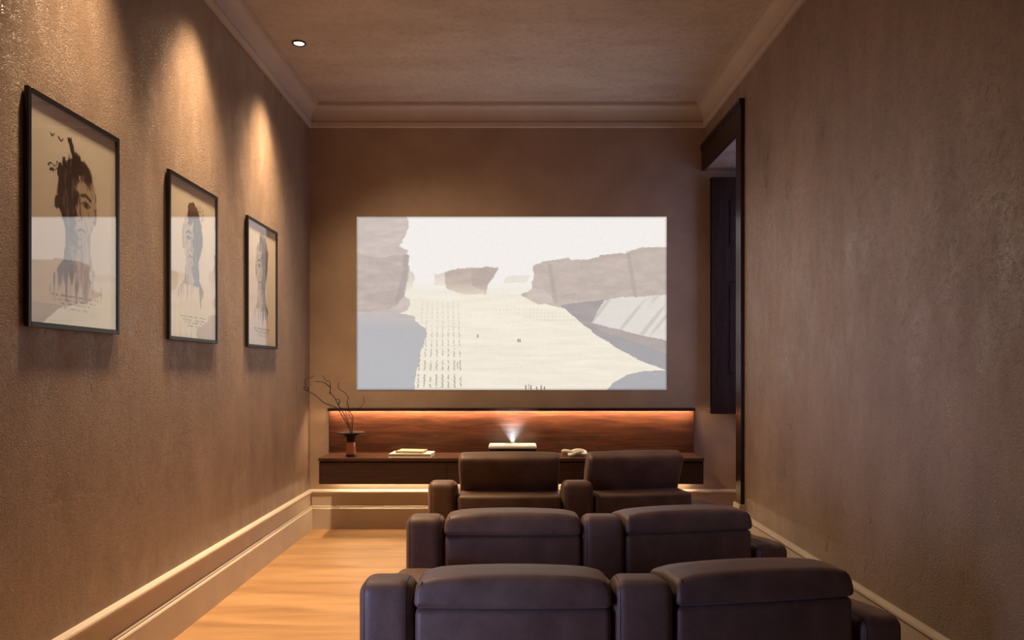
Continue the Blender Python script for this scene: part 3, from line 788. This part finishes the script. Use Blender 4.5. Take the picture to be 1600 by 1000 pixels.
def recliner(parent, raised):
    """local frame: back left corner of the backrest at the origin, facing +y; returns nothing, adds parts"""
    def put(bm, v): bmesh.ops.translate(bm, verts=bm.verts, vec=v); return bm
    def crown(p):
        return Vector((p.x, p.y - (.006 * (1 - (p.x / .3) ** 2) if p.y < 0 else 0), p.z))
    obj('backrest', put(rbox((BW, .22, .675), .022, crown, (8, 3, 6), 4), (BW / 2, .11, .045 + .3375)), M_leather, parent, True)
    obj('seat_cushion', put(rbox((BW - .01, .58, .17), .04, None, (6, 6, 3), 4), (BW / 2, .505, .385)), M_leather, parent, True)
    obj('base', put(rbox((BW - .01, .54, .255), .012, None, (2, 2, 2), 3), (BW / 2, .50, .172)), M_leather, parent, True)
    obj('footrest', put(rbox((BW - .012, .05, .36), .02, None, (4, 2, 4), 3), (BW / 2, .80, .24)), M_leather, parent, True)
    if not raised:
        def fn(p):
            t = (p.z + .043) / .086                      # 0 at the seam, 1 on top
            q = max(0.0, min(1.0, t)) ** 2.2
            ex = max(0.0, abs(p.x) - .20) / .102          # squashed shoulders
            z = p.z + q * (.012 * (1 - (p.x / .3) ** 2) - .013 * ex ** 3) - q * .020 * max(0, (p.y - .02) / .11)
            y = p.y + (.022 * q if p.y < 0 else -.02 * q) * min(1, abs(p.y) / .09) - (.008 * (1 - (p.x / .3) ** 2) if p.y < 0 else 0)
            return Vector((p.x * (1 - .022 * q), y, z))
        h = obj('headrest', put(rbox((BW + .004, .26, .086), .018, fn, (14, 8, 8), 5), (BW / 2, .124, .7215 + .043)), M_leather, parent, True)
        for sx in (.004, BW - .004):
            bm = bmesh.new()
            s = 1 if sx < .3 else -1
            pts = [tuple(fn(Vector(((sx - BW / 2) - s * -.012, -.1285 + .012 * max(0, i - 6), -.032 + .0118 * min(i, 6)))) + Vector((BW / 2, .124, .7645))) for i in range(12)]
            tube(bm, pts, .0016, 5)
            obj('seam', bm, M_seam, h)
    else:
        tilt = math.radians(-24)
        bm = rbox((BW + .008, .105, .262), .032, lambda p: Vector((p.x * (1 - .012 * (p.z < 0)), p.y - (.012 * (1 - (p.x / .3) ** 2) if p.y < 0 else 0), p.z + (.006 * (1 - (p.x / .3) ** 2) if p.z > 0 else 0))), (12, 3, 6), 6)
        bmesh.ops.rotate(bm, verts=bm.verts, cent=(0, 0, -.13), matrix=Matrix.Rotation(-tilt, 3, 'X'))
        put(bm, (BW / 2, .262, .7255 + .13 - .022))
        h = obj('headrest', bm, M_leather, parent, True)
        for sx in (.14, BW - .17):
            bm = bmesh.new(); box(bm, sx, sx + .03, .215, .235, .55, .80, .003); obj('hinge_bracket', bm, M_metal, h)

ANG = math.radians(10)
def sofa_row(y0, raised, label, x0=-.297):
    t = thing('recliner_sofa', label, 'sofa', (x0, y0, 0), 0, 'rows of brown leather recliner seats')
    la = arm(t, -.174, -.006, .80, .635)
    recliner(t, raised)
    # second seat turned towards the screen
    sub = []
    n0 = set(COL.objects)
    recliner(t, raised)
    ra = arm(t, BW + .03, BW + .188, .645, .628)
    new = [o for o in COL.objects if o not in n0 and o.parent == t]
    MX = Matrix.Translation((.804, .018, 0)) @ Matrix.Rotation(ANG, 4, 'Z')
    for o in new:
        o.matrix_local = MX
    arm(t, BW + .008, .799, .80, .635, .80, .045, .004)
    bm = bmesh.new()
    bmesh.ops.create_cone(bm, cap_ends=True, segments=16, radius1=.02, radius2=.025, depth=.06)
    me_bm = bm
    me = bpy.data.meshes.new('foot'); bm.to_mesh(me); bm.free(); me.materials.append(M_black)
    for p in ((-.10, .08), (-.10, .72), (.68, .06), (.64, .72)):
        o = bpy.data.objects.new('foot', me); COL.objects.link(o); o.parent = t; o.location = (p[0], p[1], .03)
    for p in ((BW + .1, .08), (BW + .1, .72)):
        q = MX @ Vector((p[0], p[1], .03)); o = bpy.data.objects.new('foot', me); COL.objects.link(o); o.parent = t; o.location = q
    return t
sofa_row(2.237, False, 'brown leather two-seat recliner row nearest the viewer, headrests folded down')
sofa_row(3.235, False, 'brown leather two-seat recliner row in the middle, headrests folded down')
sofa_row(4.270, True, 'brown leather two-seat recliner row nearest the screen, tall headrests raised', -.317)

# ------------------------------------------------------------------ light
def area(name, loc, aim, sx, sy, e, c, spread=180):
    L = bpy.data.lights.new(name, 'AREA'); L.shape = 'RECTANGLE'; L.size = sx; L.size_y = sy; L.energy = e; L.color = c; L.spread = math.radians(spread)
    o = bpy.data.objects.new(name, L); COL.objects.link(o); o.location = loc
    o.rotation_euler = Vector(aim).to_track_quat('-Z', 'Y').to_euler(); return o
BLUE = (.45, .55, 1.0)
area('recess_window_daylight', (XO - .11, (NY + YB) / 2, 2.15), (-1, 0, 0), .8, 2.0, 9, BLUE)
area('added_window_light', (XO - .11, (W0 + W1) / 2, 2.1), (-1, 0, 0), 1.05, 2.0, 3, (.55, .55, 1.0))  # cool light for the added window, put in to tint the left wall
area('added_doorway_light', (XL - .12, (DL0 + DL1) / 2, 1.15), (1, .92, 0), .95, 2.0, 7, (.42, .50, 1.0), 42)  # cool light for the added doorway, aimed at the left rear seats
L = bpy.data.lights.new('projector_lamp', 'SPOT'); L.energy = 24; L.color = (.86, .92, 1.0); L.spot_size = math.radians(88); L.spot_blend = .75; L.shadow_soft_size = .012
o = bpy.data.objects.new('projector_lamp', L); COL.objects.link(o); o.location = (.005, PY + .055, CT + .101)
o.rotation_euler = Vector((0, .35, 1)).to_track_quat('-Z', 'Y').to_euler()

w = bpy.data.worlds.new('dusk'); SC.world = w; w.use_nodes = True
w.node_tree.nodes['Background'].inputs[0].default_value = (.30, .38, .75, 1); w.node_tree.nodes['Background'].inputs[1].default_value = .08

# ------------------------------------------------------------------ camera
cam = bpy.data.cameras.new('camera'); co = bpy.data.objects.new('camera', cam); COL.objects.link(co)
co.location = (0, 0, CAM_Z); co.rotation_euler = (math.radians(90), 0, 0)
cam.sensor_width = 36; cam.lens = 36 * 1150 / 1600; cam.shift_y = 80 / 1600; cam.clip_start = .05
SC.camera = co
SC.cycles.sample_clamp_indirect = 3.0
SC.view_settings.view_transform = 'Standard'; SC.view_settings.look = 'None'
SC.view_settings.exposure = 0.08; SC.view_settings.gamma = 1.0; SC.view_settings.use_curve_mapping = False
